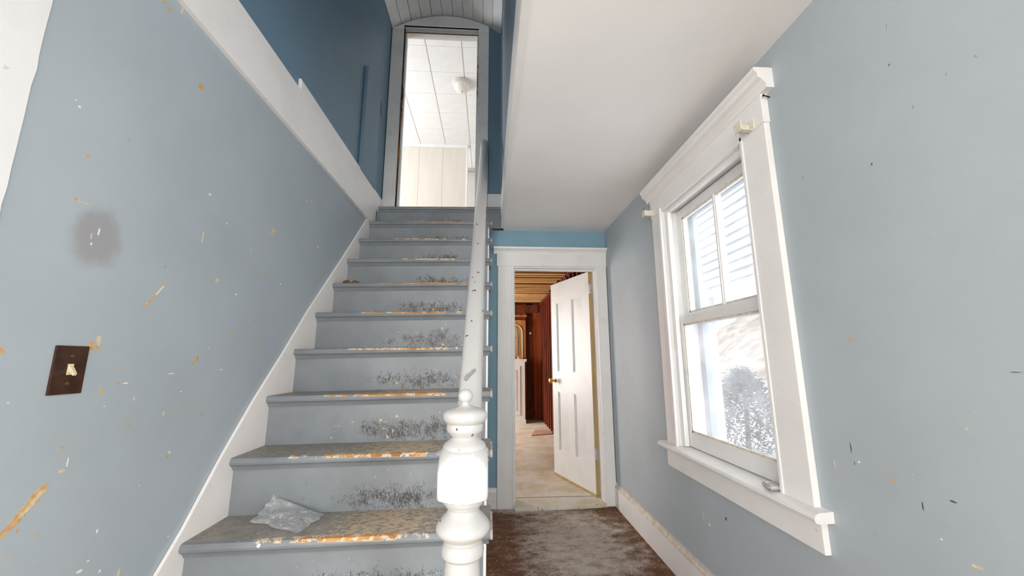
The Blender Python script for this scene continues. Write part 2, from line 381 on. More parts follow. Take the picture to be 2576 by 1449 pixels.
# hall ceiling: right of the stairwell, and all over the room behind
build(MB().box(XS+.02, XW, .1, YF, ZC, ZC+.1).box(-3.1, XW, -4.6, .1, ZC, ZC+.1).box(-3.1, XL-.12, .1, .62, ZC, ZC+.1), 'ceiling', M['ceil'], kind=st)
# back room walls with openings added for the fill lamps
wb = MB()
for a, b in ((-3.1, -2.7), (-1.5, -1.45), (-.05, XW)): wb.box(a, b, -4.7, -4.6, 0, ZC+.1)
for a, b in ((-2.7, -1.5), (-1.45, -.05)): wb.box(a, b, -4.7, -4.6, 0, .55); wb.box(a, b, -4.7, -4.6, 2.1, ZC+.1)
build(wb, 'wall_back', M['shell'], kind=st)
ws = MB(); ws.box(-3.2, -3.1, -4.7, -2.7, 0, ZC+.1); ws.box(-3.2, -3.1, -1.1, .72, 0, ZC+.1); ws.box(-3.2, -3.1, -2.7, -1.1, 0, .55); ws.box(-3.2, -3.1, -2.7, -1.1, 2.1, ZC+.1)
build(ws, 'wall_side', M['shell'], kind=st)
build(MB().box(-3.1, XL-.12, .62, .72, 0, ZC+.1), 'wall_partition', M['shell'], kind=st)
# ragged white edge at the near end of the blue wall
pts = [(.6, 0)]
for i in range(60):
    z = 2.16*i/59; pts.append((.763+.004*noise.noise((0, z*30, 3))+.002*noise.noise((1, z*90, 3)), z))
pts.append((.6, 2.16))
build(MB().prism(pts, 'x', XL-.002, XL+.006), 'trim_4', M['white'], kind=st)

# stairwell upper walls, closed above the room behind
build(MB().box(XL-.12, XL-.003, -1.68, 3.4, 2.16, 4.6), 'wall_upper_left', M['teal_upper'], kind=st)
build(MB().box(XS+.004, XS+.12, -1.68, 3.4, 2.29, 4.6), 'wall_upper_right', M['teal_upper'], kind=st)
build(MB().box(XL, -.78, -1.68, -1.6, 2.29, 4.6).box(-.06, XS, -1.68, -1.6, 2.29, 4.6).box(-.78, -.06, -1.68, -1.6, 2.29, 2.52).box(-.78, -.06, -1.68, -1.6, 3.24, 4.6), 'wall_upper_near', M['teal_upper'], kind=st)  # unseen near wall, its opening added for the upper hall fill lamp
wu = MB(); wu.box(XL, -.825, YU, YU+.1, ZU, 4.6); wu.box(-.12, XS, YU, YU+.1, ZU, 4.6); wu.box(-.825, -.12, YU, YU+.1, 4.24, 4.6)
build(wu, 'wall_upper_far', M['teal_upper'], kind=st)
# raised patch board on the upper left wall
pb = build(MB().prism([(2.64, 2.44), (2.64, 3.27), (2.80, 3.29), (2.98, 3.285), (2.99, 2.44)], 'x', XL-.001, XL+.022), 'patch_board', M['teal_upper'], bpy.data.objects['wall_upper_left'], bevel=.002)

# vaulted plank ceiling of the stairwell
cv = empty('ceiling_vault', (-.42, 2, 4.2), kind=st)
sp, cr = 4.20, 4.365; xc = (XL+XS)/2; hw = (XS-XL)/2; sg = cr-sp; R = (hw*hw+sg*sg)/(2*sg); zc0 = cr-R; th = math.asin(hw/R)
NP = 11
for i in range(NP):
    a0 = -th+2*th*i/NP+.0022; a1 = -th+2*th*(i+1)/NP-.0022
    q = [(xc+R*math.sin(a0), zc0+R*math.cos(a0)), (xc+R*math.sin(a1), zc0+R*math.cos(a1)), (xc+(R+.015)*math.sin(a1), zc0+(R+.015)*math.cos(a1)), (xc+(R+.015)*math.sin(a0), zc0+(R+.015)*math.cos(a0))]
    dz = random.uniform(-.001, .001)
    build(MB().prism([(x, z+dz) for x, z in q], 'y', -1.6, YU+.005), 'plank', M['hall_white'], cv)
build(MB().box(XL-.1, XS+.1, -1.68, YU+.1, 4.42, 4.5), 'plank_backing', M['dark_wood'], cv)

# fascia boards round the stairwell at upper floor level
build(MB().box(XL, XL+.020, .1, 3.06, 2.153, 2.386), 'trim_1', M['skirt'], kind=st, bevel=.002)
build(MB().prism([(XL-.002, 2.388), (XL+.016, 2.388), (XL+.016, 2.442), (XL+.010, 2.455), (XL-.002, 2.457)], 'y', 1.755, 3.262), 'baseboard_upper_left', M['skirt'], kind=st, bevel=.001)
build(MB().box(XL, XL+.020, 3.06, 3.262, 2.30, 2.386), 'trim_5', M['skirt'], kind=st, bevel=.002)
build(MB().box(XS-.006, XS+.02, .1, YF-.065, ZC-.006, 2.43), 'trim_2', M['white'], kind=st, bevel=.004)
build(MB().box(-.02, XS+.004, YU-.016, YU, ZU, 2.547), 'baseboard_upper_far', M['hall_white'], kind=st, bevel=.002)

# ------------------------------------------------------------------ baseboards in the hall
bb = empty('baseboard_right', (XW, 1, 0), kind=st)
build(MB().box(XW-.018, XW, -4.6, YF, 0, .138), 'board', M['white'], bb, bevel=.002)
build(MB().prism([(XW, .138), (XW-.018, .138), (XW-.015, .150), (XW-.007, .158), (XW-.005, .170), (XW, .171)], 'y', -4.6, YF), 'cap_moulding', M['cream_trim'], bb)
bb = empty('baseboard_far', (.03, YF, 0), kind=st)
build(MB().box(-.001, .07, YF-.018, YF, 0, .118), 'board', M['white'], bb, bevel=.002)
build(MB().prism([(YF, .118), (YF-.018, .118), (YF-.012, .135), (YF-.004, .146), (YF, .146)], 'x', -.001, .07), 'cap_moulding', M['white'], bb)

# ------------------------------------------------------------------ door 1: casing, jamb, leaf
d1 = empty('door_1', (.55, YF, 0), kind=st)
cz = YF-.022
build(MB().box(.072, .202, cz, YF+.001, 0, 1.885), 'casing', M['white'], d1, bevel=.003)
build(MB().box(.897, .987, cz, YF+.001, 0, 1.885), 'casing', M['white'], d1, bevel=.003)
build(MB().box(.187, .202, cz-.008, cz+.001, 0, 1.87), 'casing_bead', M['white'], d1, bevel=.003)
build(MB().box(.897, .912, cz-.008, cz+.001, 0, 1.87), 'casing_bead', M['white'], d1, bevel=.003)
build(MB().box(.062, .990, cz-.004, YF+.001, 1.870, 1.985), 'head_casing', M['white'], d1, bevel=.002)
build(MB().prism([(YF, 1.975), (cz-.005, 1.975), (cz-.010, 1.990), (cz-.022, 2.004), (cz-.038, 2.012), (cz-.040, 2.028), (YF, 2.028)], 'x', .036, .991), 'crown_moulding', M['white'], d1)
build(MB().box(.187, .203, YF-.01, YF+.12, 0, 1.872).box(.893, .909, YF-.01, YF+.12, 0, 1.872).box(.203, .893, YF-.01, YF+.12, 1.858, 1.874), 'jamb', M['white_worn'], d1)
build(MB().box(.203, .215, YF+.03, YF+.062, 0, 1.858).box(.215, .893, YF+.03, YF+.062, 1.846, 1.858), 'door_stop', M['white'], d1)
th_poly = [(.20, YF-.075), (.32, YF-.085), (.5, YF-.07), (.7, YF-.06), (.86, YF-.045), (.905, YF-.03), (.905, YF+.14), (.20, YF+.14)]
build(MB().prism(th_poly, 'z', 0, .03), 'threshold', M['far_floor'], d1, bevel=.006)
# leaf, swung 65 degrees into the gutted room about the far edge of the right jamb
LW, LT, LZ0, LZ1 = .69, .035, .050, 1.856
PIV = Vector((.893, 3.305)); ANG = math.radians(71)
def hinge(u, t, z):
    """u along the leaf from the hinge, t from far face (0) to hall face (LT)"""
    dx, dy = -u, -t; c, s = math.cos(ANG), math.sin(ANG)
    return (PIV.x+dx*c+dy*s, PIV.y-dx*s+dy*c, z)
def leafbox(mb, u0, u1, t0, t1, z0, z1): return MB().box(u0, u1, t0, t1, z0, z1).xf(hinge) if mb is None else mb.add(*[(lambda q: (q.v, q.f))(MB().box(u0, u1, t0, t1, z0, z1).xf(hinge))][0])
leaf = MB()
SW = .105; UM = LW/2; rails = [(LZ0, .225), (.66+.10, .93), (1.70, LZ1)]
rails = [(LZ0, .27), (.80, .985), (1.655, LZ1)]
for u0, u1 in ((0, SW), (LW-SW, LW), (UM-.05, UM+.05)): leafbox(leaf, u0, u1, 0, LT, LZ0, LZ1)
for z0, z1 in rails: leafbox(leaf, SW, UM-.05, 0, LT, z0, z1); leafbox(leaf, UM+.05, LW-SW, 0, LT, z0, z1)
leaf = build(leaf, 'door_leaf', M['white'], d1, at=(PIV.x, PIV.y, LZ0))
for u0, u1 in ((SW, UM-.05), (UM+.05, LW-SW)):
    for z0, z1 in ((.27, .80), (.985, 1.655)):
        build(leafbox(None, u0, u1, .008, LT-.011, z0, z1), 'door_panel', M['white_worn'], leaf)
        fr = MB(); e = .010
        for a in ((u0, u1, z0, z0+e), (u0, u1, z1-e, z1), (u0, u0+e, z0, z1), (u1-e, u1, z0, z1)): leafbox(fr, a[0], a[1], LT-.012, LT-.005, a[2], a[3])
        build(fr, 'panel_moulding', M['white'], leaf)
build(leafbox(None, -.002, .004, .002, LT-.001, LZ0, LZ1), 'hinge_edge', M['yellow_wood'], leaf)
build(leafbox(None, .0, LW, .001, LT+.002, LZ0-.022, LZ0), 'bottom_strip', M['yellow_wood'], leaf)
for z in (.31, 1.66):
    h = leafbox(None, -.012, .0, .004, LT-.002, z, z+.085); h.lathe([(.006, z-.003), (.006, z+.088)], hinge(-.008, -.004, 0)[:2]+(0,), 10)
    build(h, 'hinge', M['steel'], leaf)
kb = Vector(hinge(LW-.055, LT, .80+.10)); nrm = (Vector(hinge(0, 1, 0))-Vector(hinge(0, 0, 0))).normalized()
kn = MB().lathe([(.024, 0), (.024, .004), (.012, .008), (.009, .028), (.016, .034), (.025, .046), (.026, .056), (.020, .064), (.006, .067)], (0, 0, 0), 20)
rot = nrm.to_track_quat('Z', 'Y').to_matrix()
kn.xf(lambda x, y, z: kb+rot @ Vector((x, y, z)))
build(kn, 'door_knob', M['brass'], leaf, smooth=True, label='round polished brass knob')
build(MB().box(-.010, .010, -.001, .002, -.07, -.01).xf(lambda x, y, z: kb+rot @ Vector((0, 0, y))+Vector((nrm.y*x, -nrm.x*x, z))), 'escutcheon', M['brass'], leaf)

# ------------------------------------------------------------------ window 1 in the right wall
w1 = empty('window_1', (XW, 1.7, .66), kind=st)
fx = XW-.022
build(MB().box(fx, XW, 2.055, 2.178, .66, 1.935), 'casing', M['white'], w1, bevel=.003)
build(MB().box(fx, XW, 1.205, 1.335, .66, 1.935), 'casing', M['white'], w1, bevel=.003)
build(MB().box(fx-.012, fx+.002, 2.045, 2.075, .66, 1.945), 'inner_bead', M['white'], w1, bevel=.004)
build(MB().box(fx-.004, fx+.002, 1.325, 1.340, .66, 1.945), 'inner_bead', M['white'], w1, bevel=.003)
build(MB().box(fx-.004, XW, 1.200, 2.183, 1.925, 2.040), 'head_casing', M['white'], w1, bevel=.003)
build(MB().prism([(XW, 2.035), (fx-.006, 2.035), (fx-.008, 2.050), (fx-.020, 2.066), (fx-.034, 2.074), (fx-.036, 2.090), (fx-.046, 2.098), (fx-.046, 2.112), (XW, 2.112)], 'y', 1.163, 2.222), 'crown_moulding', M['white'], w1)
build(MB().prism([(XW+.05, .668), (XW-.045, .662), (XW-.056, .656), (XW-.060, .646), (XW-.056, .636), (XW-.045, .632), (XW+.05, .636)], 'y', 1.165, 2.222), 'stool', M['white_worn'], w1, smooth=.6)
build(MB().box(XW-.020, XW, 1.190, 2.195, .540, .634), 'apron', M['white'], w1, bevel=.003)
# jamb lining
jb = MB(); jb.box(XW-.003, XW+.17, 2.045, 2.062, .66, 1.94); jb.box(XW-.003, XW+.17, 1.328, 1.340, .66, 1.94); jb.box(XW-.003, XW+.17, 1.34, 2.045, 1.922, 1.94)
build(jb, 'jamb', M['white_worn'], w1)
build(MB().box(XW-.003, XW+.02, 2.018, 2.046, .668, 1.922).box(XW-.003, XW+.02, 1.340, 1.352, .668, 1.922).box(XW-.003, XW+.02, 1.352, 2.018, 1.905, 1.922), 'inside_stop', M['white'], w1, bevel=.002)
build(MB().box(XW+.055, XW+.22, 1.30, 2.08, .630, .668), 'outer_sill', M['white_worn'], w1)
def sash(name, x0, x1, z0, z1, stile, top, bot, muntin):
    y0, y1 = 1.345, 2.043
    f = MB(); f.box(x0, x1, y0, y0+stile, z0, z1); f.box(x0, x1, y1-stile, y1, z0, z1)
    f.box(x0, x1, y0+stile, y1-stile, z1-top, z1); f.box(x0, x1, y0+stile, y1-stile, z0, z0+bot)
    s = build(f, name, M['white_worn'], w1, bevel=.002)
    xm = (x0+x1)/2; a, b, c, d = y0+stile, y1-stile, z0+bot, z1-top
    pt = MB(); e = .009
    for q in ((a, b, c, c+e), (a, b, d-e, d), (a, a+e, c, d), (b-e, b, c, d)): pt.box(x0+.004, x0+.012, *q)
    build(pt, 'putty_line', M['putty'], s)
    cells = [(a, b)]
    if muntin:
        m = (a+b)/2-.012
        build(MB().box(x0+.002, x1-.002, m-.011, m+.011, c, d).box(x0-.004, x0+.004, m-.005, m+.005, c, d), 'muntin', M['white_worn'], s, bevel=.002)
        cells = [(a, m-.011), (m+.011, b)]
    for p, q in cells: build(MB().box(xm-.0015, xm+.0015, p, q, c, d), 'pane', M['glass'], s)
    return s
sash('upper_sash', XW+.062, XW+.096, 1.30, 1.915, .048, .05, .04, True)
sash('lower_sash', XW+.022, XW+.056, .670, 1.322, .050, .042, .070, False)
# outer storm frame and outside casing
sf = MB()
for q in ((1.335, 1.372, .668, 1.93), (2.000, 2.05, .668, 1.93), (1.372, 2.00, 1.88, 1.93), (1.372, 2.00, 1.285, 1.315)): sf.box(XW+.130, XW+.150, *q)
build(sf, 'storm_frame', M['storm'], w1, bevel=.002)
build(MB().box(XW+.16, XW+.185, 2.05, 2.17, .64, 2.05).box(XW+.16, XW+.185, 1.22, 1.34, .64, 2.05).box(XW+.16, XW+.185, 1.22, 2.17, 1.93, 2.05), 'outside_casing', M['storm'], w1)

# ------------------------------------------------------------------ staircase
sc = empty('staircase', (-.46, Y1-2*RUN, 0), label='worn grey painted staircase with white skirt board rising to the upstairs doorway', cat='staircase')
def tilt(x, y, z): return (x, y, z+.016*(x+.46))
NOS = [(.0, -.016), (.002, -.008), (.006, -.002), (.013, 0)]
for k in range(-2, 10):
    y, z = Y1+k*RUN, Z1+k*RISE
    xr = XR if k > -2 else -.118
    x1 = XR if k < 9 else XS-.008
    if k == -2: x1 = -.118
    yb = y+RUN+.034 if k < 9 else YU+.05
    prof = [(y+a, z+b) for a, b in NOS]+[(yb, z), (yb, z-.028), (y+.010, z-.028), (y+.003, z-.024)]
    t = MB().prism(prof, 'x', XL+.012, x1).xf(tilt)
    tr = build(t, 'tread', M['tread'], sc, at=(-.46, y, z), smooth=.6)
    if -2 < k < 9:
        cap = [(y-.001+a, z+.001+b) for a, b in NOS]+[(y+RUN-.03, z+.001), (y+RUN-.03, z-.029), (y+.009, z-.029), (y+.002, z-.024)]
        build(MB().prism(cap, 'x', x1-.002, x1+.006).xf(tilt), 'return_nosing', M['return'], tr, bevel=.001)
    zb = z-RISE if k > -2 else 0
    yr = y+.03
    xe = -.012 if k > -2 else -.118
    if k == 9: xe = XS-.008; yr = y+.024
    zt = z-.028
    r = MB().box(XL+.012, xe, yr, yr+.02, zb, zt)
    if k == 9:
        r = MB().box(XL+.012, -.012, yr, yr+.02, zb, zt).box(-.012, xe, yr, yr+.02, ZC-.012, zt)
    build(r.xf(tilt), 'riser', M['riser'], sc, at=(-.46, yr, zb))
    cv_p = [(yr, z-.046), (yr-.006, z-.046), (yr-.010, z-.038), (yr-.020, z-.028), (yr, z-.028)]
    build(MB().prism(cv_p, 'x', XL+.012, x1-.006 if k < 9 else x1).xf(tilt), 'cove_moulding', M['cove'], sc, smooth=.5)
# wall-side skirt: its top follows the cut of the photograph's board
top = [(.93, .135), (1.283, .503), (1.366, .557), (1.508, .769), (1.668, .948), (1.858, 1.138), (2.054, 1.348), (2.452, 1.728), (2.879, 2.151)]
top[2] = (1.366, .590)
low = [(3.10, 2.151), (3.15, 2.35), (3.15, 2.0), (1.05, -.0), (.93, 0)]
sk = MB().prism(top+[(2.905, 2.156), (3.14, 2.156), (3.14, 2.30), (3.26, 2.30), (3.26, 2.12), (1.0, 0), (.93, 0)], 'x', XL+.0015, XL+.012)
build(sk, 'skirt_board', M['skirt'], sc)
# open stringer, hall side
pts = [(Y1-RUN+.034, 0)]
for k in range(-1, 9):
    y, z = Y1+k*RUN, Z1+k*RISE
    pts += [(y+.032, z-RISE-.03 if k > -1 else 0), (y+.032, z-.029)]
pts[0:2] = [(Y1-RUN+.032, 0)]
pts += [(3.19, Z1+8*RISE-.029), (3.19, 0)]
build(MB().prism(pts, 'x', -.03, -.003), 'stringer', M['white'], sc)
build(MB().prism([(Y1+.05+.1, 0), (3.18, 1.95), (3.18, 0)], 'x', XL+.013, -.031), 'carcass', M['dark_wood'], sc)

# ------------------------------------------------------------------ newel post
NX, NY = -.0515, .925
c = (NX, NY, 0)
np_ = empty('newel_post', c, label='white turned newel post with ball finial at the stair foot', cat='newel post')
col_p = [(.0001, .0), (.060, .0), (.060, .34), (.052, .36), (.058, .38), (.050, .40), (.034, .44), (.036, .56), (.039, .62), (.038, .665), (.036, .690), (.034, .694), (.040, .698), (.0445, .705), (.0455, .718), (.043, .730), (.039, .737), (.042, .741), (.0425, .746), (.0435, .753), (.049, .762), (.0555, .774), (.0583, .786), (.0580, .796), (.054, .806), (.046, .817), (.040, .826), (.0355, .832), (.034, .842), (.0355, .850), (.038, .854), (.0385, .858), (.0430, .863), (.0450, .871), (.0456, .8805)]
blk = [(0.0455, 0.8795), (0.05, 0.8817), (0.054, 0.8849), (0.059, 0.8903), (0.064, 0.8967), (0.069, 0.9043), (0.0725, 0.9118), (0.0743, 0.9183), (0.0743, 0.9463), (0.0728, 0.9549), (0.069, 0.9635), (0.064, 0.9710), (0.0585, 0.9775), (0.0535, 0.9829), (0.048, 0.9872)]
col_t = [(.0480, .986), (.0475, .990), (.0470, .995), (.044, 1.001), (.036, 1.010), (.030, 1.017), (.028, 1.022), (.0315, 1.024), (.0325, 1.027), (.0375, 1.033), (.0412, 1.041), (.0405, 1.048), (.0395, 1.052), (.0450, 1.054), (.0490, 1.058), (.0495, 1.064), (.0465, 1.070), (.036, 1.075), (.030, 1.077), (.017, 1.083), (.0095, 1.092), (.0088, 1.098)]
col_t += [(.0165*math.sin(a), 1.111-.0160*math.cos(a)) for a in [math.radians(d) for d in range(38, 180, 12)]]+[(.0005, 1.1265)]
# scale the profile heights onto the measured post
def zmap(z):
    K = [(0, 0), (.60, .60), (.690, .684), (.718, .700), (.737, .716), (.746, .722), (.790, .743), (.832, .775), (.858, .789), (.880, .803), (.904, .811), (.987, .905), (1.022, .930), (1.041, .944), (1.052, .957), (1.062, .975), (1.077, .990), (1.0955, 1.000), (1.1265, 1.031)]
    for (a, b), (c_, d) in zip(K, K[1:]):
        if z <= c_: return b+(d-b)*(z-a)/(c_-a)
    return K[-1][1]
mp = lambda pr: [(r, zmap(z)) for r, z in pr]
build(MB().lathe(mp(col_p), c, 48), 'turned_shaft', M['white_post'], np_, smooth=.6)
build(MB().lathe(mp(blk), c, 128, clip=.0525), 'square_block', M['white_post'], np_, smooth=.5)
build(MB().lathe(mp(col_t), c, 48), 'turned_cap', M['white_post'], np_, smooth=.9)
build(MB().box(NX-.066, NX+.066, NY-.066, NY+.066, 0, .30), 'base_block', M['white_post'], np_, bevel=.006)

# ------------------------------------------------------------------ handrail
hr = empty('handrail', (-.045, 1.0, .9), label='white rounded handrail climbing from newel post to upstairs door casing', cat='handrail')
A = Vector((-.0475, .982, .905)); B = Vector((-.0555, 3.258, 3.03)); dv = (B-A).normalized(); u = dv.cross(Vector((0, 0, 1))).normalized(); w = u.cross(dv)
rail = MB(); sec = []
for kk in range(20):
    a = 2*math.pi*kk/20; cx, sx = math.cos(a), math.sin(a)
    sec.append((.0315*math.copysign(abs(cx)**.75, cx), .030*math.copysign(abs(sx)**.75, sx)))
stn = [(0, 1), (.03, 1)]+[(i/12, 1) for i in range(1, 12)]+[(1, 1)]
L = (B-A).length
vs = []; fs = []
for f_, s_ in stn:
    p = A+dv*L*f_
    for a, b in sec: vs.append(p+u*a*s_+Vector((0, 0, b*1.32*s_)))
for i in range(len(stn)-1):
    for k in range(20): fs.append((i*20+k, i*20+(k+1) % 20, (i+1)*20+(k+1) % 20, (i+1)*20+k))
fs += [tuple(range(20))[::-1], tuple(range((len(stn)-1)*20, len(stn)*20))]
rail.add(vs, fs)
build(rail, 'rail', M['white_post'], hr, smooth=.6)
cp = Vector((-.0495, 1.101, 1.0575))
pp = [(-.016, -.014), (-.010, -.018), (-.004, -.012), (.001, -.004), (.009, .004), (.015, .012), (.013, .018), (.005, .013), (-.002, .005), (-.010, .001), (-.015, -.006)]
build(MB().add([cp+u*a+dv*b*1.3+w*h_ for h_ in (-.002, .0015) for a, b in pp], [tuple(range(11))[::-1], tuple(range(11, 22))]+[(i, (i+1) % 11, (i+1) % 11+11, i+11) for i in range(11)]), 'paint_chip', M['rail_chip'], hr)

# ------------------------------------------------------------------ light switch on the left wall
sw = empty('light_switch', (XL, .947, 1.078), label='brown metal switch plate with cream toggle on the left blue wall', cat='light switch')
build(MB().box(XL, XL+.005, .912, .983, 1.024, 1.130), 'cover_plate', M['switch_plate'], sw, bevel=.002)
build(MB().box(XL+.005, XL+.007, .9415, .9525, 1.066, 1.090), 'toggle_slot', M['switch_cream'], sw)
build(MB().prism([(XL+.005, 1.074), (XL+.005, 1.086), (XL+.010, 1.083), (XL+.019, 1.069), (XL+.017, 1.064), (XL+.010, 1.070)], 'y', .943, .951), 'toggle', M['switch_cream'], sw, bevel=.001, label='cream toggle lever')
for z in (1.047, 1.107): build(MB().lathe([(.0042, 0), (.0042, .0015), (.003, .0025)], (XL+.0048, .947, z), 12, 'x'), 'screw', M['screw_rust'], sw)

# ------------------------------------------------------------------ paint chips on the walls
LC = [(1.183,1.969,.0138,.0115,'o'),(1.029,2.102,.0078,.0052,'o'),(1.009,2.109,.0068,.0045,'o'),(1.071,2.142,.0038,.0132,'c'),(.86,1.667,.0029,.0023,'w'),(.85,1.677,.0014,.0013,'w'),(.896,1.566,.0043,.0042,'o'),(.891,1.457,.0044,.0027,'o'),(.911,1.456,.0157,.0014,'c'),(1.29,1.644,.0058,.004,'w'),(1.988,1.919,.0164,.0073,'c'),(1.286,1.495,.0042,.0169,'c'),(1.678,1.645,.0049,.0189,'c'),(1.657,1.608,.0041,.022,'o'),(1.69,1.651,.0085,.0104,'c'),(1.381,1.369,.009,.0082,'c'),(1.005,1.145,.0058,.0124,'c'),(.995,1.126,.0163,.0042,'o'),(.988,1.137,.0066,.0066,'o'),(1.338,1.104,.0065,.0103,'o'),(1.323,1.089,.0055,.0051,'o'),(.819,1.115,.0063,.0061,'o'),(1.098,1.04,.0075,.0026,'w'),(1.077,1.041,.005,.0025,'o'),(1.037,1.023,.0041,.0063,'o'),(1.129,.998,.003,.0053,'c'),(1.235,.947,.0037,.0058,'c'),(1.123,.932,.0048,.0052,'o'),(1.089,1.08,.004,.0021,'o'),(.969,.909,.0048,.0026,'o'),(.974,.898,.0035,.0013,'o'),(.978,.858,.0054,.0044,'c'),(.987,.872,.0014,.0098,'w'),(1.272,.822,.0047,.0047,'o'),(1.279,.832,.0039,.0029,'w'),(1.405,.623,.0097,.007,'c'),(1.063,.619,.0066,.0037,'w'),(1.114,.595,.0024,.0034,'w'),(1.169,.566,.004,.0082,'c'),(1.079,.634,.0034,.0019,'w'),(1.089,.694,.0023,.0038,'w'),(.91,.713,.0027,.0024,'o'),(.95,.741,.0038,.0021,'o'),(.913,.762,.0035,.0036,'o'),(1.666,1.458,.006,.0075,'o'),(1.495,1.193,.0045,.0066,'o'),(1.505,1.156,.0057,.0036,'o'),(1.384,1.138,.0038,.0033,'c'),(1.632,1.226,.0068,.004,'c'),(1.658,1.151,.0069,.0065,'o'),(1.57,1.1,.0049,.0053,'o'),(1.489,1.338,.0057,.003,'w'),(1.46,1.066,.0073,.0021,'w'),(1.24,1.059,.012,.0018,'w'),(.849,1.016,.002,.0016,'w'),(1.729,1.342,.0047,.0043,'o'),(1.769,1.303,.0065,.0044,'o'),(1.95,1.903,.0067,.003,'w'),(2.124,1.707,.0075,.0076,'w'),(2.008,1.66,.0067,.0031,'o'),(1.388,.927,.0028,.0039,'o'),(1.324,.943,.0034,.0037,'o'),(1.357,1.573,.0082,.0021,'o'),(1.388,1.578,.0043,.0021,'w'),(1.547,1.521,.0025,.0094,'c'),(1.549,1.484,.0025,.0125,'o'),(.941,1.386,.0019,.0066,'c'),(.956,1.402,.0019,.0086,'w'),(.944,1.368,.0019,.0037,'w'),(1.783,1.434,.0067,.0036,'w'),(1.322,.588,.0026,.0018,'w'),(1.289,1.004,.0024,.0018,'w'),(1.19,.766,.002,.0016,'w'),(1.05,.987,.0016,.0015,'w')]
RC = [(1.025,1.148,.0042,.0055,'o'),(.794,.954,.0032,.0029,'c'),(.972,.804,.0094,.0049,'o'),(1.137,.802,.0022,.0113,'c'),(1.056,.826,.0031,.0026,'w'),(.823,.681,.0101,.0032,'c'),(1.096,1.394,.0043,.0024,'o'),(1.902,.387,.004,.0199,'c'),(.886,1.595,.0017,.0036,'d'),(.801,1.818,.0022,.002,'d'),(1.721,.445,.0063,.0074,'d'),(.911,.767,.0018,.009,'d'),(1.075,.859,.0015,.013,'d'),(.696,1.071,.0068,.0011,'d'),(.961,1.132,.0016,.002,'o'),(.921,.831,.0014,.0019,'c'),(.884,.708,.0022,.0017,'w'),(.846,.797,.0057,.0021,'d'),(1.071,.819,.0012,.0048,'d'),(.773,.988,.0014,.0024,'c'),(1.856,.371,.0055,.0053,'w')]
cm = {'o': M['orange_chip'], 'c': M['cream_chip'], 'w': M['white_chip'], 'd': M['dark_chip']}
rr = random.Random(3)
for lst, X, side, par in ((LC, XL, 1, wl), (RC, XW, -1, wr)):
    small = {k: MB() for k in 'ocwd'}
    for y, z, w_, h_, c_ in lst:
        poly = blob(y, z, w_, h_, 10, .38, rr); d = side*.0006
        if max(w_, h_) > .0105: build(MB().prism(poly, 'x', X, X+d), 'paint_chip', cm[c_], par)
        else: small[c_].prism(poly, 'x', X, X+d)
    for k, mb in small.items():
        if mb.v: build(mb, 'paint_fleck', cm[k], par, kind='stuff')
def streak(rows, mat, X=XL, d=.0008, j=.0035):
    a = [(y-w_*.5-rr.random()*j, z+rr.uniform(-j, j)*.6) for y, z, w_ in rows]; b = [(y+w_*.5+rr.random()*j, z+rr.uniform(-j, j)*.6) for y, z, w_ in rows]
    build(MB().prism(a+b[::-1], 'x', X, X+d), 'paint_chip', mat, wl)
big = [(.95, .839, .009), (.941, .825, .022), (.931, .811, .020), (.921, .801, .019), (.912, .791, .017), (.903, .781, .016), (.895, .771, .013), (.886, .763, .010), (.877, .759, .006), (.862, .750, .004)]
fine = []
for (a, b) in zip(big, big[1:]):
    for t in (0, .33, .66): fine.append(tuple(a[i]+(b[i]-a[i])*t for i in range(3)))
streak(fine, M['orange_chip'], d=.0006)
streak([(y+.003, z, w_*.42) for y, z, w_ in fine[2:14]], M['cream_chip'], d=.0009, j=.004)
scr = [(1.172, 1.319, .003), (1.158, 1.3, .005), (1.144, 1.279, .004), (1.129, 1.262, .006), (1.116, 1.245, .004), (1.101, 1.232, .0015)]
fine = []
for (a, b) in zip(scr, scr[1:]):
    for t in (0, .5): fine.append(tuple(a[i]+(b[i]-a[i])*t for i in range(3)))
streak(fine, M['orange_chip'], j=.0015)
streak([(y, z, .002) for y, z, w_ in fine[1:5]], M['white_chip'], d=.001, j=.002)
# gouges on the upper left wall near the doorway
ug = bpy.data.objects['wall_upper_left']
for y, z, a, b in ((3.08, 3.25, .014, .055), (3.10, 3.18, .008, .02), (3.05, 2.98, .012, .02), (2.64, 2.98, .008, .022), (3.05, 2.68, .016, .03)):
    build(MB().prism(blob(y, z, a, b, 10, .5, rr), 'x', XL-.003, XL-.0016), 'paint_chip', M['bare_wood'], ug)

# ------------------------------------------------------------------ door 2: upstairs doorway (casing, jamb, worn edges)
d2 = empty('door_2', (-.47, YU, ZU), kind=st)
cy0 = YU-.020
build(MB().box(XL+.002, -.825, cy0, YU, ZU, 4.215), 'casing', M['hall_white'], d2, bevel=.002)
build(MB().box(-.119, -.022, cy0, YU, ZU, 4.215), 'casing', M['hall_white'], d2, bevel=.002)
arch = [(XL+.004, 4.19), (XL+.03, 4.205)]+[(xc+(R-.012)*math.sin(t), zc0+(R-.012)*math.cos(t)) for t in [(-th*.80)+th*1.54*i/14 for i in range(15)]]+[(-.022, 4.24), (-.022, 4.19), (-.119, 4.19), (-.119, 4.237), (-.825, 4.237), (-.825, 4.19)]
build(MB().prism(arch, 'y', cy0-.004, YU), 'head_casing', M['hall_white'], d2)
build(MB().box(-.845, -.825, cy0+.004, YU+.14, ZU, 4.24).box(-.119, -.099, cy0+.004, YU+.14, ZU, 4.24).box(-.825, -.119, cy0+.004, YU+.14, 4.237, 4.257), 'jamb', M['hall_white'], d2)
build(MB().box(-.825, -.808, YU+.04, YU+.08, ZU, 4.237).box(-.136, -.119, YU+.04, YU+.08, ZU, 4.237).box(-.808, -.136, YU+.04, YU+.08, 4.205, 4.237), 'door_stop', M['hall_white'], d2)
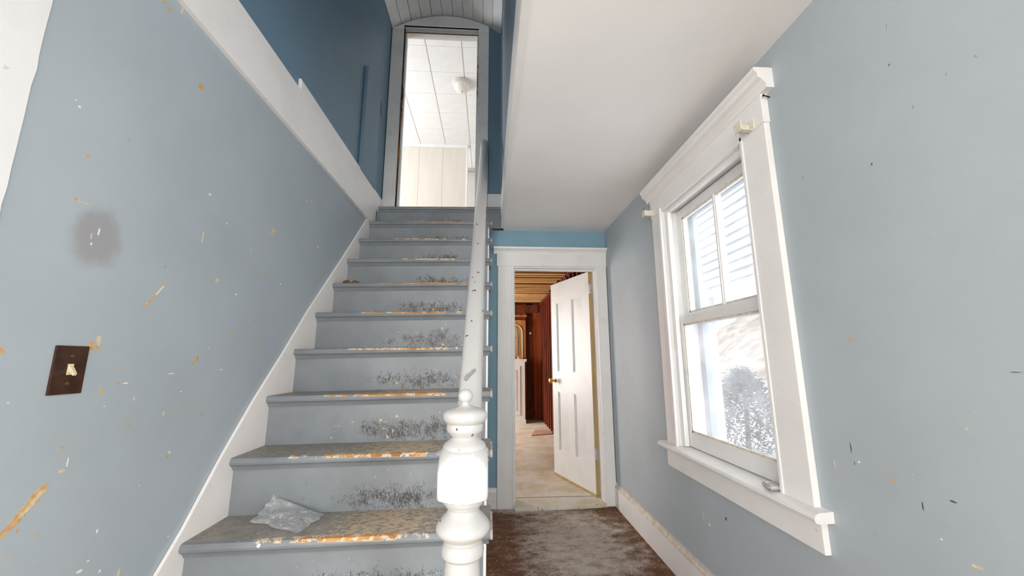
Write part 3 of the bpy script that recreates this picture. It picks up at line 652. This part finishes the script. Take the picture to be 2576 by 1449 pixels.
def ragged(z0, z1, x, wd, n=26, seed=1):
    q = random.Random(seed); a = []; b = []
    for i in range(n):
        z = z0+(z1-z0)*i/(n-1); e = math.sin(math.pi*min(1, max(0, i/(n-1))))
        a.append((x, z)); b.append((x+wd*(.25+.75*q.random())*(e*.8+.2), z))
    return a+b[::-1]
build(MB().prism(ragged(ZU, 3.75, -.826, .013, 40, 2), 'y', cy0+.003, cy0+.010), 'bare_edge', M['bare_wood'], d2)
build(MB().prism(ragged(3.15, 3.78, -.826, .022, 16, 5), 'y', cy0+.008, cy0+.014), 'splintered_edge', M['dark_wood'], d2)
build(MB().prism(ragged(3.3, 4.15, -.118, -.014, 22, 8), 'y', cy0+.004, cy0+.010), 'bare_edge', M['bare_wood'], d2)
build(MB().box(-.825, -.119, YU+.035, YU+.041, 4.207, 4.217), 'bare_head_edge', M['bare_wood'], d2)

# ------------------------------------------------------------------ upstairs room seen through that doorway
build(MB().box(-2.6, .6, YU+.1, 6.9, ZU-.1, ZU-.005).box(XL, XS, YU, YU+.1, ZU-.1, ZU-.005), 'floor_upper', M['upper_floor'], kind=st)
cu = empty('ceiling_upper', (-.4, 5, ZT), kind=st)
TS = .4225; X0 = -.345-6*TS; YT0 = 4.492-3*TS
build(MB().box(-2.6, .6, YU+.1, 7.3, ZT+.006, ZT+.06), 'ceiling_backing', M['tbar'], cu)
for i in range(8):
    for j in range(10):
        x0, y0 = X0+i*TS, YT0+j*TS
        if y0 < YU+.05 or y0 > 6.9: continue
        g = .006
        build(MB().box(x0+g, x0+TS-g, y0+.002, y0+TS-.002, ZT, ZT+.01), 'tile', M['tile'], cu)
uw = empty('wall_panelled', (-1.4, 6.25, ZU), kind=st)
for i in range(6):
    x1 = -.412-i*.40; build(MB().box(x1-.3975, x1, 6.24, 6.26, ZU, ZT-.04), 'panel', M['panel'], uw, bevel=.001)
build(MB().box(-2.6, -.385, 6.26, 6.33, ZU, ZT), 'panel_backing', M['panel'], uw)
build(MB().box(-2.6, -.385, 6.222, 6.262, ZT-.05, ZT), 'crown_strip', M['white'], uw, bevel=.003)
build(MB().box(-.412, -.385, 6.228, 6.33, ZU, ZT-.05), 'corner_strip', M['white'], uw, bevel=.002)
build(MB().box(-.6, .6, 7.2, 7.3, ZU, ZT), 'wall_upper_room_end', M['shell'], kind=st)
build(MB().box(.5, .6, YU+.1, 7.3, ZU, ZT), 'wall_upper_room_right', M['shell'], kind=st)
build(MB().box(-2.7, -2.6, YU+.1, 7.3, ZU, 2.9).box(-2.7, -2.6, YU+.1, 3.9, 2.9, ZT).box(-2.7, -2.6, 5.9, 7.3, 2.9, ZT).box(-2.7, -2.6, 3.9, 5.9, 4.45, ZT), 'wall_upper_room_left', M['shell'], kind=st)
build(MB().box(-2.7, XL-.02, YU+.02, YU+.12, ZU, ZT).box(XS+.02, .6, YU+.02, YU+.12, ZU, ZT).box(XL-.02, XS+.02, YU+.1, YU+.13, 4.3, ZT), 'wall_upper_room_near', M['shell'], kind=st)
# flush ceiling lamp
lx, ly = -.39, 4.70
cl = empty('ceiling_lamp', (lx, ly, ZT), label='round frosted dome ceiling lamp with finial on the tiled ceiling upstairs', cat='ceiling lamp')
build(MB().lathe([(.128, ZT), (.132, ZT-.006), (.132, ZT-.020), (.124, ZT-.026), (.124, ZT-.034), (.116, ZT-.042), (.100, ZT-.042)], (lx, ly, 0), 40), 'rim', M['lamp_rim'], cl, smooth=.6)
dome = [(.108*math.cos(a), ZT-.04-.075*math.sin(a)) for a in [math.radians(d) for d in range(0, 90, 8)]]+[(.004, ZT-.115)]
build(MB().lathe(dome, (lx, ly, 0), 40), 'glass_dome', M['glass_lamp'], cl, smooth=True)
build(MB().lathe([(.013, ZT-.113), (.015, ZT-.118), (.009, ZT-.124), (.011, ZT-.130), (.006, ZT-.138), (.001, ZT-.142)], (lx, ly, 0), 16), 'finial', M['steel'], cl, smooth=.8)
build(MB().tube([(lx+.004, ly, ZT-.138), (lx+.004, ly, ZT-.20)], .0012, 6), 'pull_chain', M['steel'], cl)

# ------------------------------------------------------------------ gutted room beyond door 1
build(MB().box(-2.1, XW+.1, YF+.12, 7.5, -.1, .03), 'floor_far_room', M['far_floor'], kind=st)
cf = empty('ceiling_far_room', (0, 5.5, 2.2), kind=st)
build(MB().box(-2.1, XW+.1, YF+.1, 7.5, 2.262, 2.30), 'ceiling_boards', M['joist'], cf)
rj = random.Random(5)
y = 3.36
while y < 7.3:
    wd = rj.uniform(.055, .085); dz = rj.uniform(-.008, .008); h_ = .032+rj.random()*.02
    build(MB().box(-2.05, .985-rj.random()*.05, y, y+wd, 2.165+dz, 2.165+dz+h_), 'furring_strip', M['furring'], cf, bevel=.002, seg=1)
    y += wd+rj.uniform(.05, .125)
for i in range(7): build(MB().box(-1.9+i*.43, -1.86+i*.43, YF+.12, 7.4, 2.20, 2.262), 'joist', M['joist'], cf)
wfr = empty('wall_far_room_end', (.4, 7.42, 0), kind=st)
build(MB().box(-2.1, XW+.1, 7.46, 7.5, .03, 2.3), 'backing', M['red_dark'], wfr)
x = -2.05
edges = []
while x < .62:
    edges.append((x, x+.16)); x += .17
edges += [(.655, .705), (.845, .925), (.928, .985)]
for a, b in edges: build(MB().box(a, min(b, .99), 7.40-rj.random()*.02, 7.46, .03, 2.16), 'plank', M['red_board'], wfr, bevel=.002, seg=1)
build(MB().box(.71, .84, 7.44, 7.46, .03, 2.16), 'recessed_plank', M['red_dark'], wfr)
build(MB().box(-2.05, .93, 7.36, 7.40, 1.98, 2.13), 'plank', M['red_dark'], wfr)
build(MB().box(-2.05, .72, 7.36, 7.40, 1.905, 1.94), 'ledger_strip', M['niche_wood'], wfr)
wrr = empty('wall_far_room_right', (XW, 5.4, 0), kind=st)
build(MB().box(XW+.06, XW+.1, YF+.07, 7.5, .03, 2.3), 'backing', M['dark_wood'], wrr)
y = 3.5
while y < 7.35: build(MB().box(XW-.03, XW+.06, y, y+.05, .03, 2.18), 'stud', M['stud'], wrr, bevel=.002, seg=1); y += .21
build(MB().box(XW-.03, XW+.06, 3.4, 7.4, 2.12, 2.17), 'top_plate', M['stud'], wrr)
build(MB().box(-2.2, -2.1, YF+.1, 5.3, .03, 2.3).box(-2.2, -2.1, 7.2, 7.5, .03, 2.3).box(-2.2, -2.1, 5.3, 7.2, .03, .4).box(-2.2, -2.1, 5.3, 7.2, 2.05, 2.3), 'wall_far_room_left', M['red_dark'], kind=st)
build(MB().box(-2.1, XL-.1, YF+.0, YF+.07, 0, 2.3), 'wall_far_room_near', M['red_dark'], kind=st)
# built-in white cabinet with an arched niche above
cb = empty('cabinet', (.15, 7.15, .03), label='white panelled cabinet base below the arched niche in the gutted room', cat='cabinet')
build(MB().box(-.40, .640, 6.98, 7.36, .03, 1.07), 'body', M['white'], cb, bevel=.004)
build(MB().prism([(7.36, 1.07), (6.98, 1.07), (6.972, 1.085), (6.955, 1.098), (6.950, 1.118), (7.36, 1.118)], 'x', -.43, .668), 'top', M['white'], cb)
build(MB().box(-.41, .650, 6.965, 6.99, .03, .10), 'plinth', M['white'], cb, bevel=.003)
for a, b in ((-.36, .07), (.12, .555)):
    build(MB().box(a, b, 6.968, 6.982, .17, 1.0), 'door', M['white'], cb, bevel=.003)
    build(MB().box(a+.06, b-.06, 6.962, 6.970, .24, .93), 'raised_panel', M['white_worn'], cb, bevel=.006)
nc = empty('wall_niche', (.1, 7.3, 1.12), kind=st)
xa, xb, zs, rad = -.42, .632, 1.60, .165
arc = [(xb, 1.14), (xb, zs)]+[(xb-rad+rad*math.cos(t), zs+rad*math.sin(t)) for t in [math.pi/2*i/8 for i in range(1, 9)]]+[(xa+rad-rad*math.sin(t), zs+rad*math.cos(t)) for t in [math.pi/2*i/8 for i in range(0, 9)]]+[(xa, 1.14)]
outer = [(xb+.075, 1.12), (xb+.075, zs+.1), (xb+.03, zs+.23), (xb-.25, zs+.30), (xa+.05, zs+.30), (xa-.08, zs+.1), (xa-.08, 1.12)]
build(MB().prism(arc+[(xa-.08, 1.14), (xa-.08, 1.88), (xb+.05, 1.83), (xb+.05, 1.14)], 'y', 7.29, 7.31), 'arch_board', M['niche_wood'], nc)
rim = MB(); iarc = [(xb-.018, 1.14), (xb-.018, zs)]+[(xb-rad+(rad-.018)*math.cos(t), zs+(rad-.018)*math.sin(t)) for t in [math.pi/2*i/8 for i in range(1, 9)]]+[(xa+rad-(rad-.018)*math.sin(t), zs+(rad-.018)*math.cos(t)) for t in [math.pi/2*i/8 for i in range(0, 9)]]+[(xa+.018, 1.14)]
build(MB().prism(arc+iarc[::-1], 'y', 7.275, 7.315), 'arch_rim', M['cream_chip'], nc)
for i in range(7): build(MB().box(xa+.01+i*.15, xa+.152+i*.15, 7.36, 7.372, 1.12, 1.80), 'lath', M['niche_back'], nc)
build(MB().box(xa, xb, 7.29, 7.36, 1.12, 1.17), 'niche_shelf', M['niche_wood'], nc)
build(MB().tube([(.52, 7.345, 1.76), (.54, 7.34, 1.66), (.555, 7.345, 1.5), (.55, 7.34, 1.3), (.56, 7.34, 1.19)], .006, 8), 'cable', M['nail'], nc)
tag(build(MB().box(.515, .545, 7.10, 7.13, 1.118, 1.148).lathe([(.012, 1.148), (.012, 1.158), (.004, 1.16)], (.53, 7.115, 0), 12), 'cup', M['white']), 'small white cap standing on the white cabinet top', 'cap')
tag(build(MB().lathe([(.022, 0), (.020, -.010), (.008, -.016)], (.79, 7.44, 1.60), 16, 'y'), 'wall_knob', M['white'], smooth=.6), 'small white round knob on the dark board wall of gutted room', 'knob')
tag(build(MB().prism([(.62, 5.86), (.95, 5.98), (.955, 6.22), (.72, 6.30)], 'z', .03, .042), 'plywood_scrap', M['patch'], bevel=.002), 'flat pinkish plywood scrap on the dusty floor of gutted room', 'plywood')

# ------------------------------------------------------------------ outdoors beyond the window
gm = MB(); G = 26
vs = [(1.2+i*.9, -2+j*1.1, -.55+.10*noise.noise((i*.35, j*.35, 1))+.004*i*i*.3) for i in range(G) for j in range(G)]
gm.add(vs, [(i*G+j, (i+1)*G+j, (i+1)*G+j+1, i*G+j+1) for i in range(G-1) for j in range(G-1)])
build(gm, 'ground', M['snow'], kind=st, smooth=True)
hm = MB(); vs = [(14+i*1.2, -6+j*1.6, -.9+i*1.05+1.1*noise.noise((i*.3, j*.3, 5))+.5*noise.noise((i*.9, j*.9, 2))) for i in range(20) for j in range(24)]
hm.add(vs, [(i*24+j, (i+1)*24+j, (i+1)*24+j+1, i*24+j+1) for i in range(19) for j in range(23)])
build(hm, 'hill', M['hill'], kind=st, smooth=True)
pc = empty('porch', (3.2, 5, -.5), label='white clapboard upper storey on posts outside the window', cat='porch')
for i in range(24):
    z = 2.12+i*.125
    build(MB().prism([(3.2, z-.012), (3.222, z-.012), (3.205, z+.130), (3.2, z+.130)], 'y', 2.4, 9).xf(lambda x, y, z_: (6.405-x, y, z_) ), 'clapboard', M['siding'], pc) if False else build(MB().box(3.2, 3.23, 2.4, 9, z, z+.125).xf(lambda x, y, z_, z0=z: (x-(.024*(1-(z_-z0)/.125) if x < 3.21 else 0), y, z_)), 'clapboard', M['siding'], pc)
build(MB().box(3.19, 3.30, 2.4, 9, 1.98, 2.12), 'beam', M['siding'], pc, bevel=.004)
build(MB().box(3.23, 5.0, 2.4, 9, 2.1, 2.14), 'soffit', M['siding'], pc)
for yy in (5.52, 8.6): build(MB().box(3.19, 3.31, yy, yy+.12, -.5, 1.98), 'post', M['siding'], pc, bevel=.006)
# frosted shrub: needle sprays on branches
sb = empty('evergreen_shrub', (4.7, 7.2, -.5), label='frosted grey evergreen shrub in the snow outside the window', cat='shrub')
rs = random.Random(11); fm = MB()
for i in range(9000):
    a = rs.random()*2*math.pi; h_ = rs.random()**.8; rad = (.74*(1-h_**1.6)**.7+.08)*(.25+.75*rs.random()**.7); lean = rs.gauss(0, .06)
    p = Vector((4.7+rad*math.cos(a), 7.2+rad*math.sin(a), -.5+h_*1.35+lean)); d_ = Vector((math.cos(a)+rs.gauss(0, .6), math.sin(a)+rs.gauss(0, .6), rs.uniform(-.5, .9))).normalized()*rs.uniform(.04, .09)
    s_ = d_.cross(Vector((rs.random()-.5, rs.random()-.5, 1))).normalized()*.022
    fm.add([p, p+d_*.5+s_, p+d_, p+d_*.5-s_], [(0, 1, 2, 3)])
build(fm, 'foliage', M['shrub'], sb, kind='stuff')
build(MB().tube([(4.7, 7.2, -.55), (4.72, 7.18, .2), (4.7, 7.22, .7)], [.05, .035, .012], 8), 'trunk', M['dark_wood'], sb)

# ------------------------------------------------------------------ small things
# plastic bag on the first tread in view
bm_ = MB(); n_ = 46; rb = random.Random(4)
c0, c1, c2, c3 = Vector((-.815, 1.515, 0)), Vector((-.772, 1.575, 0)), Vector((-.575, 1.545, 0)), Vector((-.595, 1.395, 0))
zt = Z1+.002
vs = []
for side in (0, 1):
    for i in range(n_):
        for j in range(n_):
            s_, t_ = i/(n_-1), j/(n_-1)
            p = (c0*(1-s_)+c3*s_)*(1-t_)+(c1*(1-s_)+c2*s_)*t_
            e = (math.sin(math.pi*min(1, max(0, s_)))*math.sin(math.pi*min(1, max(0, t_))))**.55
            q = Vector((p.x*16, p.y*16, 3.1*side)); rg = abs(noise.noise(q*1.3+Vector((2, 5, 1))))
            wr_ = .020*e*(.5+rg*.9)+.0035*noise.noise(q*2.6)*e
            w_edge = .012*noise.noise(Vector((s_*5, t_*5, 9)))
            x_, y_ = p.x+w_edge, p.y+.012*noise.noise(Vector((s_*4+7, t_*6, 2)))
            z_ = zt+.016*(x_+.46)+(.0015+max(0, wr_*(1 if side else .12)))
            z_ += .062*(1-s_)**1.2*t_**1.6
            y_ = min(y_, Y1+RUN+.027-.002*side)
            vs.append((x_, y_, z_+.0008*side))
fs = [(b+i*n_+j, b+(i+1)*n_+j, b+(i+1)*n_+j+1, b+i*n_+j+1) for b in (0, n_*n_) for i in range(n_-1) for j in range(n_-1)]
bm_.add(vs, fs)
bag = build(bm_, 'plastic_bag', M['bag'], smooth=True)
tag(bag, 'crumpled clear plastic bag lying on the lowest grey stair in view', 'plastic bag')
# two dry brown scraps on a higher tread, at the skirt
k = 5; yT, zT = Y1+k*RUN, Z1+k*RISE
def crumple(cx, cy, a, b, h_, seed):
    mb = MB(); q = 9; vs = []
    for i in range(q):
        for j in range(q):
            s_, t_ = i/(q-1)*2-1, j/(q-1)*2-1; r_ = max(abs(s_), abs(t_)); l = math.hypot(s_, t_) or 1
            x_, y_ = s_*r_/l*a, t_*r_/l*b
            hz = h_*(1-r_*r_)+h_*.6*noise.noise(Vector((s_*2+seed, t_*2, seed)))+h_*.35
            vs.append((cx+x_*(1+.3*noise.noise(Vector((s_*3, t_*3, seed+4)))), cy+y_, zT+.016*(cx+.46)+max(.0005, hz)))
    n0 = len(vs); vs += [(x_, y_, z_-.0012 if z_ > zT+.016*(cx+.46)+.003 else z_-.0004) for x_, y_, z_ in vs]
    fs = [(b_+i*q+j, b_+(i+1)*q+j, b_+(i+1)*q+j+1, b_+i*q+j+1) for b_ in (0, n0) for i in range(q-1) for j in range(q-1)]
    return mb.add(vs, fs)
tag(build(crumple(-.862, yT+.05, .022, .022, .020, 1), 'dry_leaf', M['leaf'], smooth=True), 'smaller darker dry scrap on a stair tread against the white skirt', 'dry leaf')
tag(build(crumple(-.812, yT+.052, .030, .016, .016, 5), 'dry_leaf', M['leaf'], smooth=True), 'longer curled tan dry scrap on a stair tread, farther from the skirt', 'dry leaf')
# white flake hanging at the lowest nosing
tag(build(MB().prism(blob(-.690, .546, .006, .006, 9, .25, rb), 'y', Y1-.006, Y1-.0005), 'paint_flake', M['white_chip']), 'small loose white paint flake at the nosing of the lowest stair in view', 'paint flake')
# three metal cylinders on the window stool
for i, (x_, y_, ang, lab, m_) in enumerate(((.966, 1.386, -.10, 'silver metal cylinder on the window stool, farthest of the three from the near casing', 'steel'), (.962, 1.3675, .04, 'pink-tinted metal cylinder, middle one of three on the window stool', 'pink_metal'), (.957, 1.349, .02, 'silver metal cylinder on the window stool, right against the near casing', 'steel'))):
    o = empty('metal_cylinder', (x_, y_, .668), label=lab, cat='cylinder', group='metal cylinders on the window stool')
    rot = Vector((-math.cos(ang), math.sin(ang), 0)).to_track_quat('Z', 'Y').to_matrix(); cc = Vector((x_, y_, .668+.0082))
    f_ = lambda x, y, z: cc+rot @ Vector((x, y, z))
    build(MB().lathe([(.0080, -.022), (.0085, -.020), (.0085, .014), (.0080, .016)], (0, 0, 0), 18).xf(f_), 'barrel', M[m_], o, smooth=.6)
    build(MB().lathe([(.0085, .016), (.0088, .017), (.0088, .022), (.006, .0225), (.0055, .019), (.002, .019)], (0, 0, 0), 18).xf(f_), 'end_cap', M['steel'], o, smooth=.6)
# curtain rod brackets on the head casing
for y_, z_, s_, lab in ((2.165, 1.955, 1, 'cream curtain rod bracket at the corner of window head nearer the doorway'), (1.268, 1.945, -1, 'cream curtain rod bracket with rusty screws on the near end of window head')):
    o = empty('rod_bracket', (fx, y_, z_), label=lab, cat='bracket', group='curtain rod brackets on the window head')
    build(MB().box(fx-.006, fx, y_-.020, y_+.020, z_-.018, z_+.022), 'back_plate', M['bracket'], o, bevel=.001)
    build(MB().box(fx-.050, fx-.006, y_+.004, y_+.007, z_-.016, z_+.014).box(fx-.050, fx-.006, y_-.014*s_-.0015, y_-.014*s_+.0015, z_-.016, z_+.014).box(fx-.050, fx-.006, y_-.014, y_+.006, z_-.018, z_-.015), 'arm', M['bracket'], o)
    build(MB().box(fx-.056, fx-.050, y_-.020, y_+.020, z_-.020, z_+.016), 'front_cup', M['bracket'], o, bevel=.001)
    for dz in (-.009, .012): build(MB().lathe([(.003, 0), (.003, -.002), (.001, -.003)], (fx-.006, y_+.014, z_+dz), 10, 'x'), 'screw', M['screw_rust'], o)
tag(build(MB().tube([(XW, 1.190, 2.015), (XW-.025, 1.186, 2.018)], .0022, 8).lathe([(.0045, 0), (.0045, -.002)], (XW-.025, 1.186, 2.018), 10, 'x'), 'nail', M['nail']), 'dark nail sticking out of blue wall beside the window head', 'nail')
tag(build(MB().tube([(fx-.002, 2.20, 1.99), (fx-.02, 2.205, 1.985), (fx-.03, 2.21, 1.995), (fx-.03, 2.212, 2.01)], .0018, 8), 'hook', M['nail']), 'small bent dark hook at the window head corner nearer the doorway', 'hook')
# crumbs on the floors
rd = random.Random(21); db = MB()
def crumb(mb, x, y, z, s_):
    p = [(x+s_*rd.uniform(-1, 1), y+s_*rd.uniform(-1, 1), z) for _ in range(3)]; mb.add(p+[(x, y, z+s_*rd.uniform(.3, .9))], [(0, 1, 2), (0, 3, 1), (1, 3, 2), (2, 3, 0)])
for i in range(420): crumb(db, rd.uniform(.01, .97), rd.uniform(1.9, 3.17), .0005, rd.choice([.002, .0025, .003, .004, .006]))
for i in range(160): crumb(db, rd.uniform(.2, .85), rd.uniform(3.4, 6.9), .0305, rd.choice([.004, .006, .009]))
tag(build(db, 'plaster_crumbs', M['debris']), 'scattered pale plaster crumbs on the brown hall floor and beyond', 'debris', kind='stuff')
